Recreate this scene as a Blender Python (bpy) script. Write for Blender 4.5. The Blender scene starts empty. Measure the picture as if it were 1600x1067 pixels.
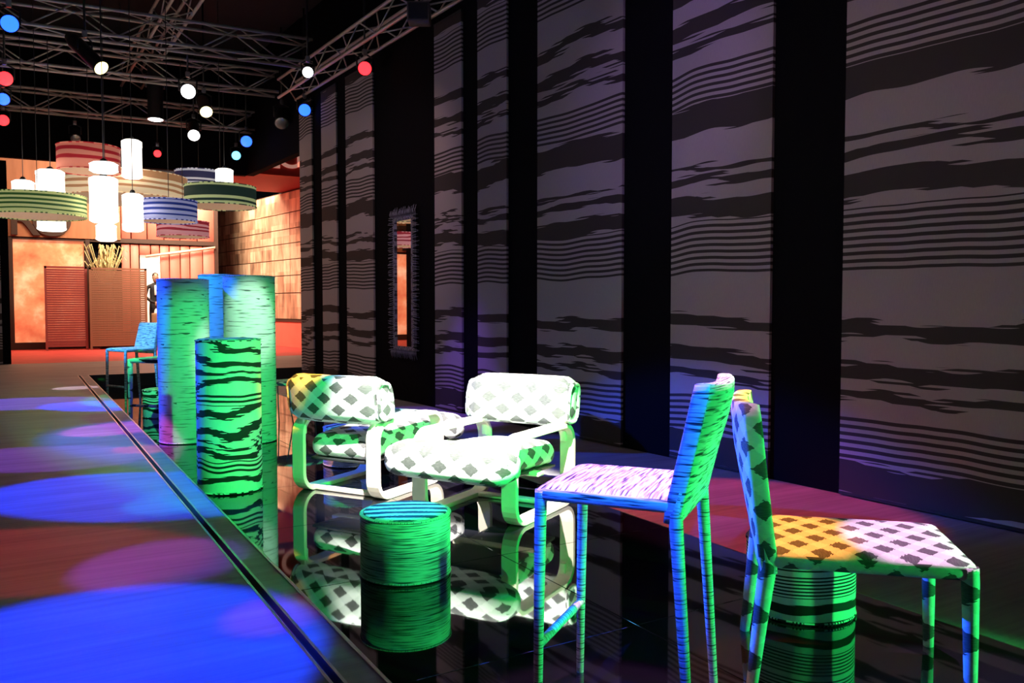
import bpy, bmesh, math, random
from mathutils import Vector, Matrix
random.seed(7)
sc = bpy.context.scene
COL = sc.collection
# ---------------------------------------------------------------- camera
F_PX, CAM_Z = 1294.0, 1.28
PITCH, YAW = math.radians(2.456), math.radians(30.666)
cam_d = bpy.data.cameras.new('camera'); cam_d.sensor_width = 36.0
cam_d.lens = 36.0 * F_PX / 1600.0; cam_d.clip_end = 200
cam = bpy.data.objects.new('camera', cam_d); COL.objects.link(cam)
cam.location = (0, 0, CAM_Z)
cam.rotation_euler = (math.pi / 2 - PITCH, 0, -YAW)
sc.camera = cam
CF = Vector((math.sin(YAW) * math.cos(PITCH), math.cos(YAW) * math.cos(PITCH), -math.sin(PITCH)))
CR = Vector((math.cos(YAW), -math.sin(YAW), 0)); CU = CR.cross(CF)
CC = Vector((0, 0, CAM_Z))
def ray(x, y): return CF * F_PX + CR * (x - 800) + CU * (533.5 - y)
def atY(x, y, Y):                     # pixel -> point on the vertical plane Y = const
    r = ray(x, y); return CC + r * (Y / r.y)
def atZ(x, y, z):                     # pixel -> point on a horizontal plane
    r = ray(x, y); return CC + r * ((z - CAM_Z) / r.z)
# ---------------------------------------------------------------- world, exposure, large lights
world = bpy.data.worlds.new('world'); sc.world = world; world.use_nodes = True
bg = world.node_tree.nodes['Background']
bg.inputs[0].default_value = (0.30, 0.28, 0.36, 1); bg.inputs[1].default_value = 0.006
vs = sc.view_settings
vs.view_transform = 'Standard'; vs.look = 'None'; vs.gamma = 1.0; vs.exposure = 0.0
vs.use_curve_mapping = False

def area(name, loc, target, size, color, power, size_y=None):
    d = bpy.data.lights.new(name, 'AREA'); d.energy = power; d.color = color
    d.shape = 'RECTANGLE'; d.size = size; d.size_y = size_y or size
    o = bpy.data.objects.new(name, d); COL.objects.link(o); o.location = loc
    o.rotation_euler = (Vector(target) - Vector(loc)).to_track_quat('-Z', 'Y').to_euler()
    return o
def spot(name, loc, target, color, power, angle, blend=0.15, radius=0.03):
    d = bpy.data.lights.new(name, 'SPOT'); d.energy = power; d.color = color
    d.spot_size = math.radians(angle); d.spot_blend = blend; d.shadow_soft_size = radius
    o = bpy.data.objects.new(name, d); COL.objects.link(o); o.location = loc
    o.rotation_euler = (Vector(target) - Vector(loc)).to_track_quat('-Z', 'Y').to_euler()
    return o
# warm fill standing in for the unseen lighting of the hall beyond
area('hall_fill', (2.0, 20.8, 5.6), (2.0, 23.8, 1.2), 5.0, (1.0, 0.66, 0.45), 260, 1.2)
area('hall_fill', (3.5, 22.9, 5.2), (6.2, 22.6, 2.2), 1.2, (1.0, 0.74, 0.55), 260, 1.2)  # added out of view to brighten the mural
area('hall_fill', (3.0, 21.2, 5.2), (5.6, 25.2, 2.4), 1.2, (1.0, 0.80, 0.58), 480, 1.2)  # second unseen fill, added for the darker far part of the mural
# faint cool ambient fill added over the stage, not a real lamp
area('stage_fill', (2.4, 7.0, 5.9), (2.6, 7.0, 0), 7.0, (0.60, 0.55, 0.75), 9, 9.0)

# ---------------------------------------------------------------- mesh helpers
class MB:
    def __init__(self): self.v = []; self.f = []; self.uv = []; self.sm = []
    def face(self, idx, uvs=None, smooth=False):
        self.f.append(idx); self.uv.append(uvs); self.sm.append(smooth)
    def add(self, pts): 
        n = len(self.v); self.v.extend([Vector(p) for p in pts]); return n
    def box(self, a, b):
        x0, y0, z0 = a; x1, y1, z1 = b
        n = self.add([(x0,y0,z0),(x1,y0,z0),(x1,y1,z0),(x0,y1,z0),(x0,y0,z1),(x1,y0,z1),(x1,y1,z1),(x0,y1,z1)])
        for q in ((0,3,2,1),(4,5,6,7),(0,1,5,4),(1,2,6,5),(2,3,7,6),(3,0,4,7)):
            self.face([n + i for i in q])
        return self
    def bevel_box(self, a, b, r, seg=2, smooth=True):
        bm = bmesh.new(); bmesh.ops.create_cube(bm, size=1)
        for v in bm.verts:
            v.co = Vector([a[i] + (v.co[i] + .5) * (b[i] - a[i]) for i in range(3)])
        bmesh.ops.bevel(bm, geom=list(bm.edges), offset=r, segments=seg, affect='EDGES', profile=0.5)
        self.bm(bm, smooth); bm.free(); return self
    def bm(self, bm, smooth=False):
        bm.verts.index_update(); n = len(self.v)
        self.v.extend([v.co.copy() for v in bm.verts])
        for f in bm.faces: self.face([n + v.index for v in f.verts], None, smooth)
    def lathe(self, prof, seg=40, caps=True, rad=None, center=(0,0,0), axis=None, planar=False):
        # prof: list of (r, z); UV: u = arc length at the largest radius, v = length along the profile
        rad = rad or max(p[0] for p in prof)
        M = Matrix.Identity(3) if axis is None else Vector((0,0,1)).rotation_difference(Vector(axis)).to_matrix()
        c = Vector(center); L = [0.0]
        for i in range(1, len(prof)): L.append(L[-1] + math.dist(prof[i], prof[i-1]))
        n = len(self.v)
        for r, z in prof:
            for k in range(seg):
                a = 2 * math.pi * k / seg
                self.v.append(c + M @ Vector((r * math.cos(a), r * math.sin(a), z)))
        for i in range(len(prof) - 1):
            for k in range(seg):
                k2 = (k + 1) % seg
                u0, u1 = 2*math.pi*rad*k/seg, 2*math.pi*rad*(k+1)/seg
                self.face([n+i*seg+k, n+i*seg+k2, n+(i+1)*seg+k2, n+(i+1)*seg+k],
                          None if planar else [(u0,L[i]),(u1,L[i]),(u1,L[i+1]),(u0,L[i+1])], True)
        if caps:
            self.face([n+k for k in range(seg)][::-1]); m = n+(len(prof)-1)*seg
            self.face([m+k for k in range(seg)])
        return self
    def tube(self, pts, rads, seg=10, caps=True):
        pts = [Vector(p) for p in pts]
        if not isinstance(rads, (list, tuple)): rads = [rads] * len(pts)
        n = len(self.v); L = 0.0; Ls = []
        up = None
        for i, p in enumerate(pts):
            d = (pts[min(i+1, len(pts)-1)] - pts[max(i-1, 0)]).normalized()
            if up is None: up = Vector((0,0,1)) if abs(d.z) < .9 else Vector((1,0,0))
            s = d.cross(up).normalized(); up = s.cross(d).normalized()
            if i: L += (p - pts[i-1]).length
            Ls.append(L)
            for k in range(seg):
                a = 2*math.pi*k/seg
                self.v.append(p + (s*math.cos(a) + up*math.sin(a)) * rads[i])
        R = max(rads)
        for i in range(len(pts)-1):
            for k in range(seg):
                k2 = (k+1) % seg
                u0, u1 = 2*math.pi*R*k/seg, 2*math.pi*R*(k+1)/seg
                self.face([n+i*seg+k, n+(i+1)*seg+k, n+(i+1)*seg+k2, n+i*seg+k2],
                          [(u0,Ls[i]),(u0,Ls[i+1]),(u1,Ls[i+1]),(u1,Ls[i])], True)
        if caps:
            self.face([n+k for k in range(seg)]); m = n+(len(pts)-1)*seg
            self.face([m+k for k in range(seg)][::-1])
        return self
    def build(self, name, mat, parent=None, smooth_angle=True):
        me = bpy.data.meshes.new(name)
        me.from_pydata([tuple(v) for v in self.v], [], self.f)
        uvl = me.uv_layers.new(name='UVMap')
        for p in me.polygons:
            uvs = self.uv[p.index]; p.use_smooth = self.sm[p.index]
            if uvs:
                for li, u in zip(p.loop_indices, uvs): uvl.data[li].uv = u
            else:
                n = p.normal; ax = max(range(3), key=lambda i: abs(n[i]))
                for li in p.loop_indices:
                    c = me.vertices[me.loops[li].vertex_index].co
                    uvl.data[li].uv = ((c.y, c.z), (c.x, c.z), (c.x, c.y))[ax]
        me.materials.append(mat)
        o = bpy.data.objects.new(name, me); COL.objects.link(o)
        if parent is not None: o.parent = parent
        return o
def tag(o, label=None, cat=None, group=None, kind=None):
    if label: o['label'] = label
    if cat: o['category'] = cat
    if group: o['group'] = group
    if kind: o['kind'] = kind
    return o
def thing(name, label, cat, loc=(0,0,0), rz=0.0, group=None):
    o = bpy.data.objects.new(name, None); COL.objects.link(o); o.empty_display_size = .1
    o.location = loc; o.rotation_euler = (0, 0, rz); return tag(o, label, cat, group)
def copy_tree(o, parent=None):
    c = o.copy(); COL.objects.link(c); c.parent = parent
    for ch in list(o.children): copy_tree(ch, c)
    return c
def subsurf(o, lv=2):
    m = o.modifiers.new('smooth', 'SUBSURF'); m.levels = lv; m.render_levels = lv
    return o

# ---------------------------------------------------------------- materials
class NT:
    def __init__(self, name):
        self.m = bpy.data.materials.new(name); self.m.use_nodes = True
        self.t = self.m.node_tree; self.b = self.t.nodes['Principled BSDF']
    def n(self, typ, **kw):
        o = self.t.nodes.new(typ)
        for k, v in kw.items(): setattr(o, k, v)
        return o
    def link(self, a, b): self.t.links.new(a, b)
    def math(self, op, a, b=None, c=None):
        o = self.n('ShaderNodeMath', operation=op)
        for i, x in enumerate((a, b, c)):
            if x is None: continue
            if isinstance(x, (int, float)): o.inputs[i].default_value = x
            else: self.link(x, o.inputs[i])
        return o.outputs[0]
    def uv(self):
        s = self.n('ShaderNodeSeparateXYZ'); self.link(self.n('ShaderNodeTexCoord').outputs['UV'], s.inputs[0])
        return s.outputs[0], s.outputs[1]
    def obj(self):
        s = self.n('ShaderNodeSeparateXYZ'); self.link(self.n('ShaderNodeTexCoord').outputs['Object'], s.inputs[0])
        return s.outputs
    def vec(self, x, y, z=0.0):
        o = self.n('ShaderNodeCombineXYZ')
        for i, a in enumerate((x, y, z)):
            if isinstance(a, (int, float)): o.inputs[i].default_value = a
            else: self.link(a, o.inputs[i])
        return o.outputs[0]
    def noise(self, v, scale=1.0, detail=2.0, rough=.5):
        o = self.n('ShaderNodeTexNoise'); self.link(v, o.inputs['Vector'])
        o.inputs['Scale'].default_value = scale; o.inputs['Detail'].default_value = detail
        o.inputs['Roughness'].default_value = rough
        return o.outputs[0]
    def white(self, w):
        o = self.n('ShaderNodeTexWhiteNoise', noise_dimensions='1D'); self.link(w, o.inputs['W']); return o.outputs[0]
    def ramp(self, f, stops, const=True):
        o = self.n('ShaderNodeValToRGB'); self.link(f, o.inputs[0]); r = o.color_ramp
        r.interpolation = 'CONSTANT' if const else 'LINEAR'
        while len(r.elements) < len(stops): r.elements.new(1.0)
        for e, (p, c) in zip(r.elements, stops):
            e.position = p; e.color = (c, c, c, 1) if isinstance(c, (int, float)) else (*c, 1)
        return o.outputs[0]
    def mix(self, f, a, b):
        o = self.n('ShaderNodeMix', data_type='RGBA')
        if isinstance(f, (int, float)): o.inputs[0].default_value = f
        else: self.link(f, o.inputs[0])
        for i, c in ((6, a), (7, b)):
            if isinstance(c, tuple): o.inputs[i].default_value = (*c, 1)
            else: self.link(c, o.inputs[i])
        return o.outputs[2]
    def bump(self, h, strength=.3, dist=.01):
        o = self.n('ShaderNodeBump'); o.inputs['Strength'].default_value = strength
        o.inputs['Distance'].default_value = dist; self.link(h, o.inputs['Height'])
        self.link(o.outputs[0], self.b.inputs['Normal'])
    def base(self, c):
        if isinstance(c, tuple): self.b.inputs['Base Color'].default_value = (*c, 1)
        else: self.link(c, self.b.inputs['Base Color'])
    def set(self, rough=None, metal=None, ior=None, emis=None, estr=None, spec=None):
        i = self.b.inputs
        if rough is not None: i['Roughness'].default_value = rough
        if metal is not None: i['Metallic'].default_value = metal
        if ior is not None: i['IOR'].default_value = ior
        if spec is not None: i['Specular IOR Level'].default_value = spec
        if emis is not None:
            if isinstance(emis, tuple): i['Emission Color'].default_value = (*emis, 1)
            else: self.link(emis, i['Emission Color'])
        if estr is not None: i['Emission Strength'].default_value = estr
        return self
MAT = {}
def plain(name, c, rough=.6, metal=0.0, var=.12, scale=30.0, emis=None, estr=None, ior=None):
    t = NT(name)
    x = t.noise(t.n('ShaderNodeTexCoord').outputs['Object'], scale, 3.0)
    t.base(t.mix(x, tuple(k*(1-var) for k in c), tuple(min(1, k*(1+var)) for k in c)))
    t.set(rough, metal, ior, emis, estr); MAT[name] = t.m; return t.m

WIDE = [(0,1),(.086,0),(.185,1),(.198,0),(.217,1),(.239,0),(.279,1),(.336,0),(.355,.5),(.51,0),(.634,1),(.672,0),
        (.741,1),(.782,0),(.81,1),(.835,0),(.876,.5),(.995,0)]
def zebra(name, light, dark, period, thin, warp=.16, jit=.22, rows=70.0, wu=.9, shift=0.0, rough=.8, warm=None, emit=0.0, stops=WIDE, slope=0.0):
    """woven ikat stripes: bands along v, torn sideways thread by thread"""
    t = NT(name); u, v = t.uv()
    row = t.math('FLOOR', t.math('MULTIPLY', v, rows)); j = t.white(row)
    uj = t.math('ADD', u, t.math('MULTIPLY', t.math('SUBTRACT', j, .5), jit))
    w1 = t.noise(t.vec(t.math('MULTIPLY', uj, wu), t.math('MULTIPLY', v, 1.1/period), 3.1), 1.0, 1.0)
    w = t.math('ADD', v, t.math('MULTIPLY', t.math('SUBTRACT', w1, .5), warp * 2))
    if slope: w = t.math('ADD', w, t.math('MULTIPLY', u, slope))
    w2 = t.noise(t.vec(t.math('MULTIPLY', u, wu*1.3), t.math('MULTIPLY', v, .25/period), 7.7), 1.0, 1.0)
    wm = t.math('ADD', v, t.math('MULTIPLY', t.math('SUBTRACT', w2, .5), warp * .75))
    if slope: wm = t.math('ADD', wm, t.math('MULTIPLY', u, slope))
    def band(x):
        f = t.math('FRACT', t.math('SUBTRACT', shift, t.math('DIVIDE', x, period)))
        s = t.n('ShaderNodeSeparateColor'); t.link(t.ramp(f, stops), s.inputs[0]); return s.outputs[0]
    km, ks = band(wm), band(w)
    lines = t.math('GREATER_THAN', t.math('FRACT', t.math('DIVIDE', wm, thin)), .52)
    isthin = t.math('MULTIPLY', t.math('GREATER_THAN', km, .3), t.math('LESS_THAN', km, .7))
    d = t.math('MAXIMUM', t.math('MULTIPLY', t.math('GREATER_THAN', ks, .7), t.math('SUBTRACT', 1.0, isthin)), t.math('MULTIPLY', isthin, lines))
    fine = t.noise(t.vec(t.math('MULTIPLY', u, 160.0), t.math('MULTIPLY', v, 25.0)), 1.0, 1.0)
    lc = t.mix(t.math('MULTIPLY', fine, .35), light, tuple(c * .6 for c in light))
    c = t.mix(d, lc, dark); t.base(c); t.set(rough)
    if emit: t.set(emis=c, estr=emit)
    t.bump(fine, .15, .003); MAT[name] = t.m; return t.m
def diamonds(name, light, dark, p, q, rough=.8, jit=.03):
    t = NT(name); u, v = t.uv()
    j = t.white(t.math('FLOOR', t.math('MULTIPLY', v, 160.0)))
    u2 = t.math('ADD', u, t.math('MULTIPLY', t.math('SUBTRACT', j, .5), jit))
    a, b = t.math('DIVIDE', u2, p), t.math('DIVIDE', v, q)
    wob = t.math('MULTIPLY', t.math('SUBTRACT', t.noise(t.vec(u, v), 4.0, 1.0), .5), .15)
    d1 = t.math('ABSOLUTE', t.math('SUBTRACT', t.math('FRACT', t.math('ADD', t.math('ADD', a, b), wob)), .5))
    d2 = t.math('ABSOLUTE', t.math('SUBTRACT', t.math('FRACT', t.math('SUBTRACT', a, b)), .5))
    dk = t.math('MULTIPLY', t.math('LESS_THAN', d1, .27), t.math('LESS_THAN', d2, .27))
    md = t.math('MULTIPLY', t.math('ADD', t.math('LESS_THAN', d1, .27), t.math('LESS_THAN', d2, .27)), .32)
    c = t.mix(dk, t.mix(md, light, tuple(x * .45 for x in light)), dark)
    fine = t.noise(t.vec(t.math('MULTIPLY', u, 40.0), t.math('MULTIPLY', v, 260.0)), 1.0, 1.0)
    t.base(t.mix(t.math('MULTIPLY', fine, .3), c, tuple(x * .5 for x in light))); t.set(rough)
    t.bump(fine, .3, .003); MAT[name] = t.m; return t.m
def threads(name, light, dark, amount=.5, fu=5.0, fv=150.0, rough=.75, blots=0.0, bumpy=.6):
    """fine wound cord: thin dark streaks along u"""
    t = NT(name); u, v = t.uv()
    a = t.noise(t.vec(t.math('MULTIPLY', u, fu), t.math('MULTIPLY', v, fv)), 1.0, 2.0)
    k = t.ramp(a, [(amount - .10, 1.0), (amount + .04, 0.0)], False)
    c = t.mix(k, light, dark)
    if blots:
        b = t.noise(t.vec(t.math('MULTIPLY', u, 5.0), t.math('MULTIPLY', v, 22.0), 9.0), 1.0, 1.5)
        c = t.mix(t.math('GREATER_THAN', b, blots), c, dark)
    t.base(c); t.set(rough); t.bump(a, bumpy, .004); MAT[name] = t.m; return t.m

plain('black_wall', (.006, .006, .008), .95, ior=1.15); plain('black_paint', (.02, .02, .022), .5)
plain('ceiling_black', (.010, .010, .012), .9); plain('truss_metal', (.62, .57, .53), .45, .25)
plain('can_black', (.02, .02, .022), .45); plain('groove_dark', (.004, .004, .006), .7)
plain('steel', (.55, .56, .60), .3, 1.0); plain('wire', (.05, .05, .05), .5)
plain('wood', (.78, .70, .56), .38, 0, .10, 6.0); plain('joint', (.10, .10, .12), .4)
plain('dark_brown', (.05, .022, .014), .6); plain('suit', (.015, .015, .018), .8); plain('skin', (.45, .28, .2), .6)
plain('shirt', (.8, .8, .8), .7); plain('hair', (.03, .02, .015), .6)
plain('red_board', (.72, .17, .12), .55, 0, .15, 3.0); plain('canopy_red', (.60, .05, .04), .6)
plain('canopy_dark', (.30, .012, .025), .7); plain('letter_pink', (1, .55, .42), .5, emis=(1, .45, .35), estr=.35)
plain('beige_rail', (.75, .60, .45), .5); plain('glow_wall', (.9, .85, .75), .8, emis=(1, .86, .68), estr=.9)
plain('wicker', (.28, .17, .09), .8); plain('bench_white', (.8, .75, .68), .6); plain('pampas', (.62, .52, .25), .9)
plain('lamp_white', (1, 1, 1), .6, 0, 0.0, emis=(1.0, .93, .82), estr=3.2)
plain('screen_red', (.26, .05, .045), .7); plain('screen_brown', (.25, .115, .065), .7)
t = NT('mirror'); t.base((.92, .92, .92)); t.set(.01, 1.0); MAT['mirror'] = t.m
# glossy black stage tile
t = NT('stage_tile'); x = t.noise(t.n('ShaderNodeTexCoord').outputs['Object'], 2.0, 4.0)
t.base(t.mix(x, (.004, .004, .006), (.009, .008, .012))); t.set(.03, 0.0, 2.05); MAT['stage_tile'] = t.m
# streaky boards of the walkway
t = NT('walkway'); o = t.obj()
a = t.noise(t.vec(t.math('MULTIPLY', o[0], .55), t.math('MULTIPLY', o[1], 30.0)), 1.0, 4.0, .65)
b = t.noise(t.vec(t.math('MULTIPLY', o[0], 1.2), t.math('MULTIPLY', o[1], 6.0), 4.0), 1.0, 2.0)
t.base(t.mix(t.math('MULTIPLY', t.math('ADD', a, b), .5), (.05, .047, .045), (.55, .52, .50)))
t.set(.55, 0, 1.45); t.bump(a, .25, .004); MAT['walkway'] = t.m
t = NT('red_carpet'); x = t.noise(t.n('ShaderNodeTexCoord').outputs['Object'], 3.0, 5.0)
t.base(t.mix(x, (.45, .03, .03), (.75, .08, .06))); t.set(.6); MAT['red_carpet'] = t.m
# amber backlit panel with cloudy onyx figure
t = NT('onyx'); o = t.n('ShaderNodeTexCoord').outputs['Object']
x = t.noise(o, 1.3, 5.0, .6)
c = t.ramp(x, [(.32, (.62, .12, .05)), (.5, (.92, .27, .12)), (.70, (1.0, .60, .36))], False)
t.base(c); t.set(.4, emis=c, estr=.75); MAT['onyx'] = t.m
t = NT('header_wood'); o = t.obj()
x = t.noise(t.vec(t.math('MULTIPLY', o[0], 7.0), t.math('MULTIPLY', o[2], .7)), 1.0, 4.0)
t.base(t.mix(x, (.26, .09, .04), (.55, .24, .11))); t.set(.5); MAT['header_wood'] = t.m
# city mural in warm blocks
t = NT('mural'); u, v = t.uv()
cell = t.white(t.math('ADD', t.math('FLOOR', t.math('MULTIPLY', u, 2.6)), t.math('MULTIPLY', t.math('FLOOR', t.math('MULTIPLY', v, 3.2)), 37.0)))
n2 = t.noise(t.vec(t.math('MULTIPLY', u, 6.0), t.math('MULTIPLY', v, 1.6)), 1.0, 4.0)
x = t.math('ADD', t.math('MULTIPLY', cell, .30), t.math('MULTIPLY', n2, .8))
t.base(t.ramp(x, [(.25, (.16, .09, .06)), (.5, (.52, .30, .19)), (.75, (.80, .60, .42))], False)); t.set(.5); MAT['mural'] = t.m

zebra('wall_ikat', (.52, .45, .47), (.045, .035, .035), 2.6, .05, .20, .50, 64.0, 1.0, 2.86/2.6)
SMALL = [(0,0),(.10,1),(.20,0),(.30,1),(.345,0),(.42,1),(.52,0),(.60,.5),(.78,0),(.86,1),(.95,0)]
zebra('pouf_zebra', (.88, .88, .86), (.012, .014, .014), .46, .034, .15, .10, 120.0, 2.6, .1, stops=SMALL)
zebra('pouf_lines', (.88, .88, .86), (.012, .014, .014), .36, .014, .05, .08, 190.0, 2.0, .55,
      stops=[(0,.5),(.25,0),(.33,1),(.43,0),(.50,.5),(.62,0),(.72,1),(.80,.5),(.95,0)])
zebra('blue_stripe', (.9, .92, .95), (.02, .05, .12), .085, .02, .02, .10, 200.0, 4.0, 0, slope=.5,
      stops=[(0,0),(.5,1)])
zebra('table_stripe', (.85, .92, .97), (.02, .05, .16), .11, .02, .01, .06, 120.0, 4.0, 0, slope=.6, stops=[(0,0),(.55,1)])
diamonds('diamond', (.92, .91, .88), (.02, .018, .018), .21, .15, jit=.008)
diamonds('diamond_small', (.90, .86, .84), (.03, .022, .03), .16, .135, jit=.012)
diamonds('diamond_leg', (.90, .90, .88), (.015, .015, .015), .40, .16)
threads('cord_white', (.90, .88, .90), (.04, .03, .06), .46, 9.0, 120.0)
threads('cord_leg', (.75, .75, .75), (.05, .05, .06), .45, 8.0, 160.0)
threads('drum_thread', (.72, .75, .72), (.05, .06, .05), .47, 6.0, 170.0)
threads('column_thread', (.80, .84, .84), (.10, .12, .12), .40, 5.0, 70.0, blots=.70)

# ================================================================ SETTING
D = .2                                     # walkway stands this much above the sunken stage
EDGE, GRO = .891, .760
Y_END, Y_WALK, Y_FAC = 14.45, 17.95, 23.86
TS, TX, TY = 1.09, 2.10, 2.56              # stage tiles: size and one known joint crossing
W1 = Vector((4.403, 10.722, 0)); WD = Vector((.0530142, -.9985938, 0)); WN = Vector((-.9985938, -.0530142, 0))
def wp(s, z, off=0.0): return W1 + WD * s + WN * off + Vector((0, 0, z))

stage = tag(MB().box((EDGE, -1.5, -.08), (4.95, Y_END, -.012)).build('floor', MAT['joint']), kind='structure')
xs = [EDGE, TX - TS, TX, TX + TS]
ys = [TY + TS * k for k in range(-4, 12) if TY + TS * k < Y_END] + [Y_END]
meshes = {}
for i in range(3):
    for k in range(len(ys) - 1):
        w, h = xs[i+1] - xs[i], ys[k+1] - ys[k]
        key = (round(w, 3), round(h, 3))
        if key not in meshes:
            o = MB().bevel_box((0.0018, .0018, -.012), (w - .0018, h - .0018, 0), .0012, 1, False).build('tile', MAT['stage_tile'], stage)
            meshes[key] = o.data
        else:
            o = bpy.data.objects.new('tile', meshes[key]); COL.objects.link(o); o.parent = stage
        o.location = (xs[i], ys[k], 0)
strip = MB().box((TX + TS, -1.5, -.012), (4.95, Y_END, .002)).build('floor_strip', MAT['walkway'], stage)
walk = tag(MB().box((-7.0, -2.0, D - .06), (GRO - .014, Y_WALK, D)).build('floor', MAT['walkway']), kind='structure')
MB().box((GRO + .014, -2.0, D - .06), (EDGE - .012, Y_END + .02, D)).build('edge_board', MAT['walkway'], walk)
MB().box((GRO - .03, -2.0, D - .10), (GRO + .03, Y_END, D - .06)).build('groove', MAT['groove_dark'], walk)
for x in (GRO - .018, GRO + .018):
    MB().box((x - .005, -2.0, D - .03), (x + .005, Y_END, D + .002)).build('groove_rail', MAT['steel'], walk)
MB().box((EDGE - .012, -2.0, D - .05), (EDGE, Y_END + .02, D + .003)).build('edge_trim', MAT['steel'], walk)
MB().box((EDGE - .05, -2.0, -.08), (EDGE - .012, Y_END, D - .06)).build('riser', MAT['black_paint'], walk)
MB().box((GRO + .014, Y_END + .02, D - .06), (9.0, Y_WALK, D)).build('landing', MAT['walkway'], walk)
MB().box((GRO - .03, Y_END, D - .06), (GRO + .03, Y_WALK, D - .001)).build('landing_joint', MAT['walkway'], walk)
MB().box((EDGE, Y_END, -.08), (4.95, Y_END + .02, D)).build('riser', MAT['black_paint'], walk)
tag(MB().box((-9.0, Y_WALK, D - .06), (12.0, 30.0, D - .004)).build('floor', MAT['red_carpet']), kind='structure')

# right wall, its return fascias and the ceiling
def wall_box(mb, s0, s1, z0, z1, o0, o1):
    pts = [wp(s, z, o) for z in (z0, z1) for (s, o) in ((s0, o0), (s1, o0), (s1, o1), (s0, o1))]
    n = mb.add(pts)
    for q in ((0,3,2,1),(4,5,6,7),(0,1,5,4),(1,2,6,5),(2,3,7,6),(3,0,4,7)):
        mb.face([n+i for i in q], [((pts[i] - W1).dot(WD), pts[i].z) for i in q])
    return mb
wr = tag(wall_box(MB(), -3.52, 12.5, 0, 4.75, -.15, 0).build('wall_right', MAT['black_wall']), kind='structure')
wall_box(MB(), -6.8, -3.52, 3.95, 6.2, -.15, 0).build('fascia', MAT['black_wall'], wr)
wall_box(MB(), -3.52, 12.5, 4.75, 6.2, -.15, -.02).build('upper_wall', MAT['black_wall'], wr)
fb = tag(MB().box((-1.3, 17.5, 3.95), (4.05, 17.65, 6.2)).build('wall_back', MAT['black_wall']), kind='structure')
tag(MB().box((-7.5, -2.5, 6.2), (6.0, 18.2, 6.3)).build('ceiling', MAT['ceiling_black']), kind='structure')
tag(MB().box((-10, 18.2, 8.0), (14, 30, 8.1)).build('ceiling', MAT['ceiling_black']), kind='structure')
tag(MB().box((-7.6, -2.5, D), (-7.45, 18.0, 6.2)).build('wall_left', MAT['black_wall']), kind='structure')

panels = [(-3.517, -2.93, 'ikat fabric wall panel at the open end of the black wall'),
          (-2.487, -1.857, 'narrow ikat wall panel, second from the open end of the wall'),
          (-1.472, -.488, 'ikat wall panel hanging on the open-end side of the fringed mirror'),
          (1.346, 2.008, 'narrow ikat wall panel hanging right next to the fringed mirror'),
          (2.37, 2.968, 'narrow ikat wall panel, second one past the fringed mirror'),
          (3.54, 4.841, 'wide zebra ikat wall panel behind the armchair facing the walkway'),
          (5.459, 6.474, 'zebra ikat wall panel behind the tall cord-wrapped bar stool'),
          (7.071, 8.55, 'widest zebra ikat wall panel behind the diamond-patterned chair'),
          (9.2, 10.4, 'zebra ikat wall panel beside the widest one, beyond the diamond chair')]
for i, (s0, s1, lab) in enumerate(panels):
    tp = thing('wall_panel', lab, 'wall panel', wp((s0+s1)/2, .01, .02), 0, 'ikat panels on the black wall')
    o = wall_box(MB(), s0, s1, .03, 4.70, .004, .03).build('fabric', MAT['wall_ikat'], tp)
    o.matrix_parent_inverse = Matrix.Translation(-tp.location)
    fr = MB(); wall_box(fr, s0, s1, .01, .03, .002, .034); wall_box(fr, s0, s1, 4.70, 4.73, .002, .034)
    o = fr.build('hem_bar', MAT['black_paint'], tp); o.matrix_parent_inverse = Matrix.Translation(-tp.location)

# fringed mirror on the wall
mloc = wp(.0, .60, 0); mir = thing('wall_mirror', 'tall narrow mirror with dark fringed fabric frame on black wall', 'mirror', mloc, 0)
MI = Matrix.Translation(-mloc)
def wpart(mb, name, mat, par=None):
    o = mb.build(name, mat, par or mir); o.matrix_parent_inverse = MI; return o
S0, S1, Z0, Z1 = .24, .73, .74, 2.42
wpart(wall_box(MB(), S0, S1, Z0, Z1, .005, .03), 'glass', MAT['mirror'])
threads('fringe', (.30, .30, .42), (.02, .02, .04), .50, 60.0, 25.0)
fm = MB()
wall_box(fm, S0-.05, S0, Z0-.05, Z1+.05, .0, .05); wall_box(fm, S1, S1+.05, Z0-.05, Z1+.05, .0, .05)
wall_box(fm, S0, S1, Z0-.05, Z0, .0, .05); wall_box(fm, S0, S1, Z1, Z1+.05, .0, .05)
wpart(fm, 'frame', MAT['fringe'])
fr = MB()
def strand(s, z, ds, dz):
    a = wp(s, z, .045); b = wp(s + ds, z + dz, .035 + random.uniform(0, .02))
    fr.tube([a, (a+b)/2 + WN*.012, b], [.008, .007, .004], 5)
for k in range(60):
    z = Z0 - .04 + (Z1 - Z0 + .08) * k / 59
    strand(S0-.04, z, -random.uniform(.14, .18), random.uniform(-.03, .02))
    strand(S1+.04, z, random.uniform(.14, .18), random.uniform(-.03, .02))
for k in range(30):
    s = S0 - .12 + (S1 - S0 + .24) * k / 29
    strand(s, Z1+.04, random.uniform(-.02, .02), random.uniform(.10, .14))
    strand(s, Z0-.04, random.uniform(-.02, .02), -random.uniform(.10, .14))
tag(wpart(fr, 'fringe', MAT['fringe']), kind='stuff')

# left end pier with its own ikat panel
pier = tag(MB().box((-1.3, 17.95, D), (-.17, 18.25, 3.95)).build('wall_front', MAT['black_wall']), kind='structure')
tp = thing('wall_panel', 'striped ikat panel on the black pier across the walkway', 'wall panel', (-.6, 17.94, D+.02), 0, 'ikat panels on the black wall')
mbp = MB().box((-.65, -.03, 0), (.30, 0, 3.7))
o = mbp.build('fabric', MAT['wall_ikat'], tp)

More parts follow.
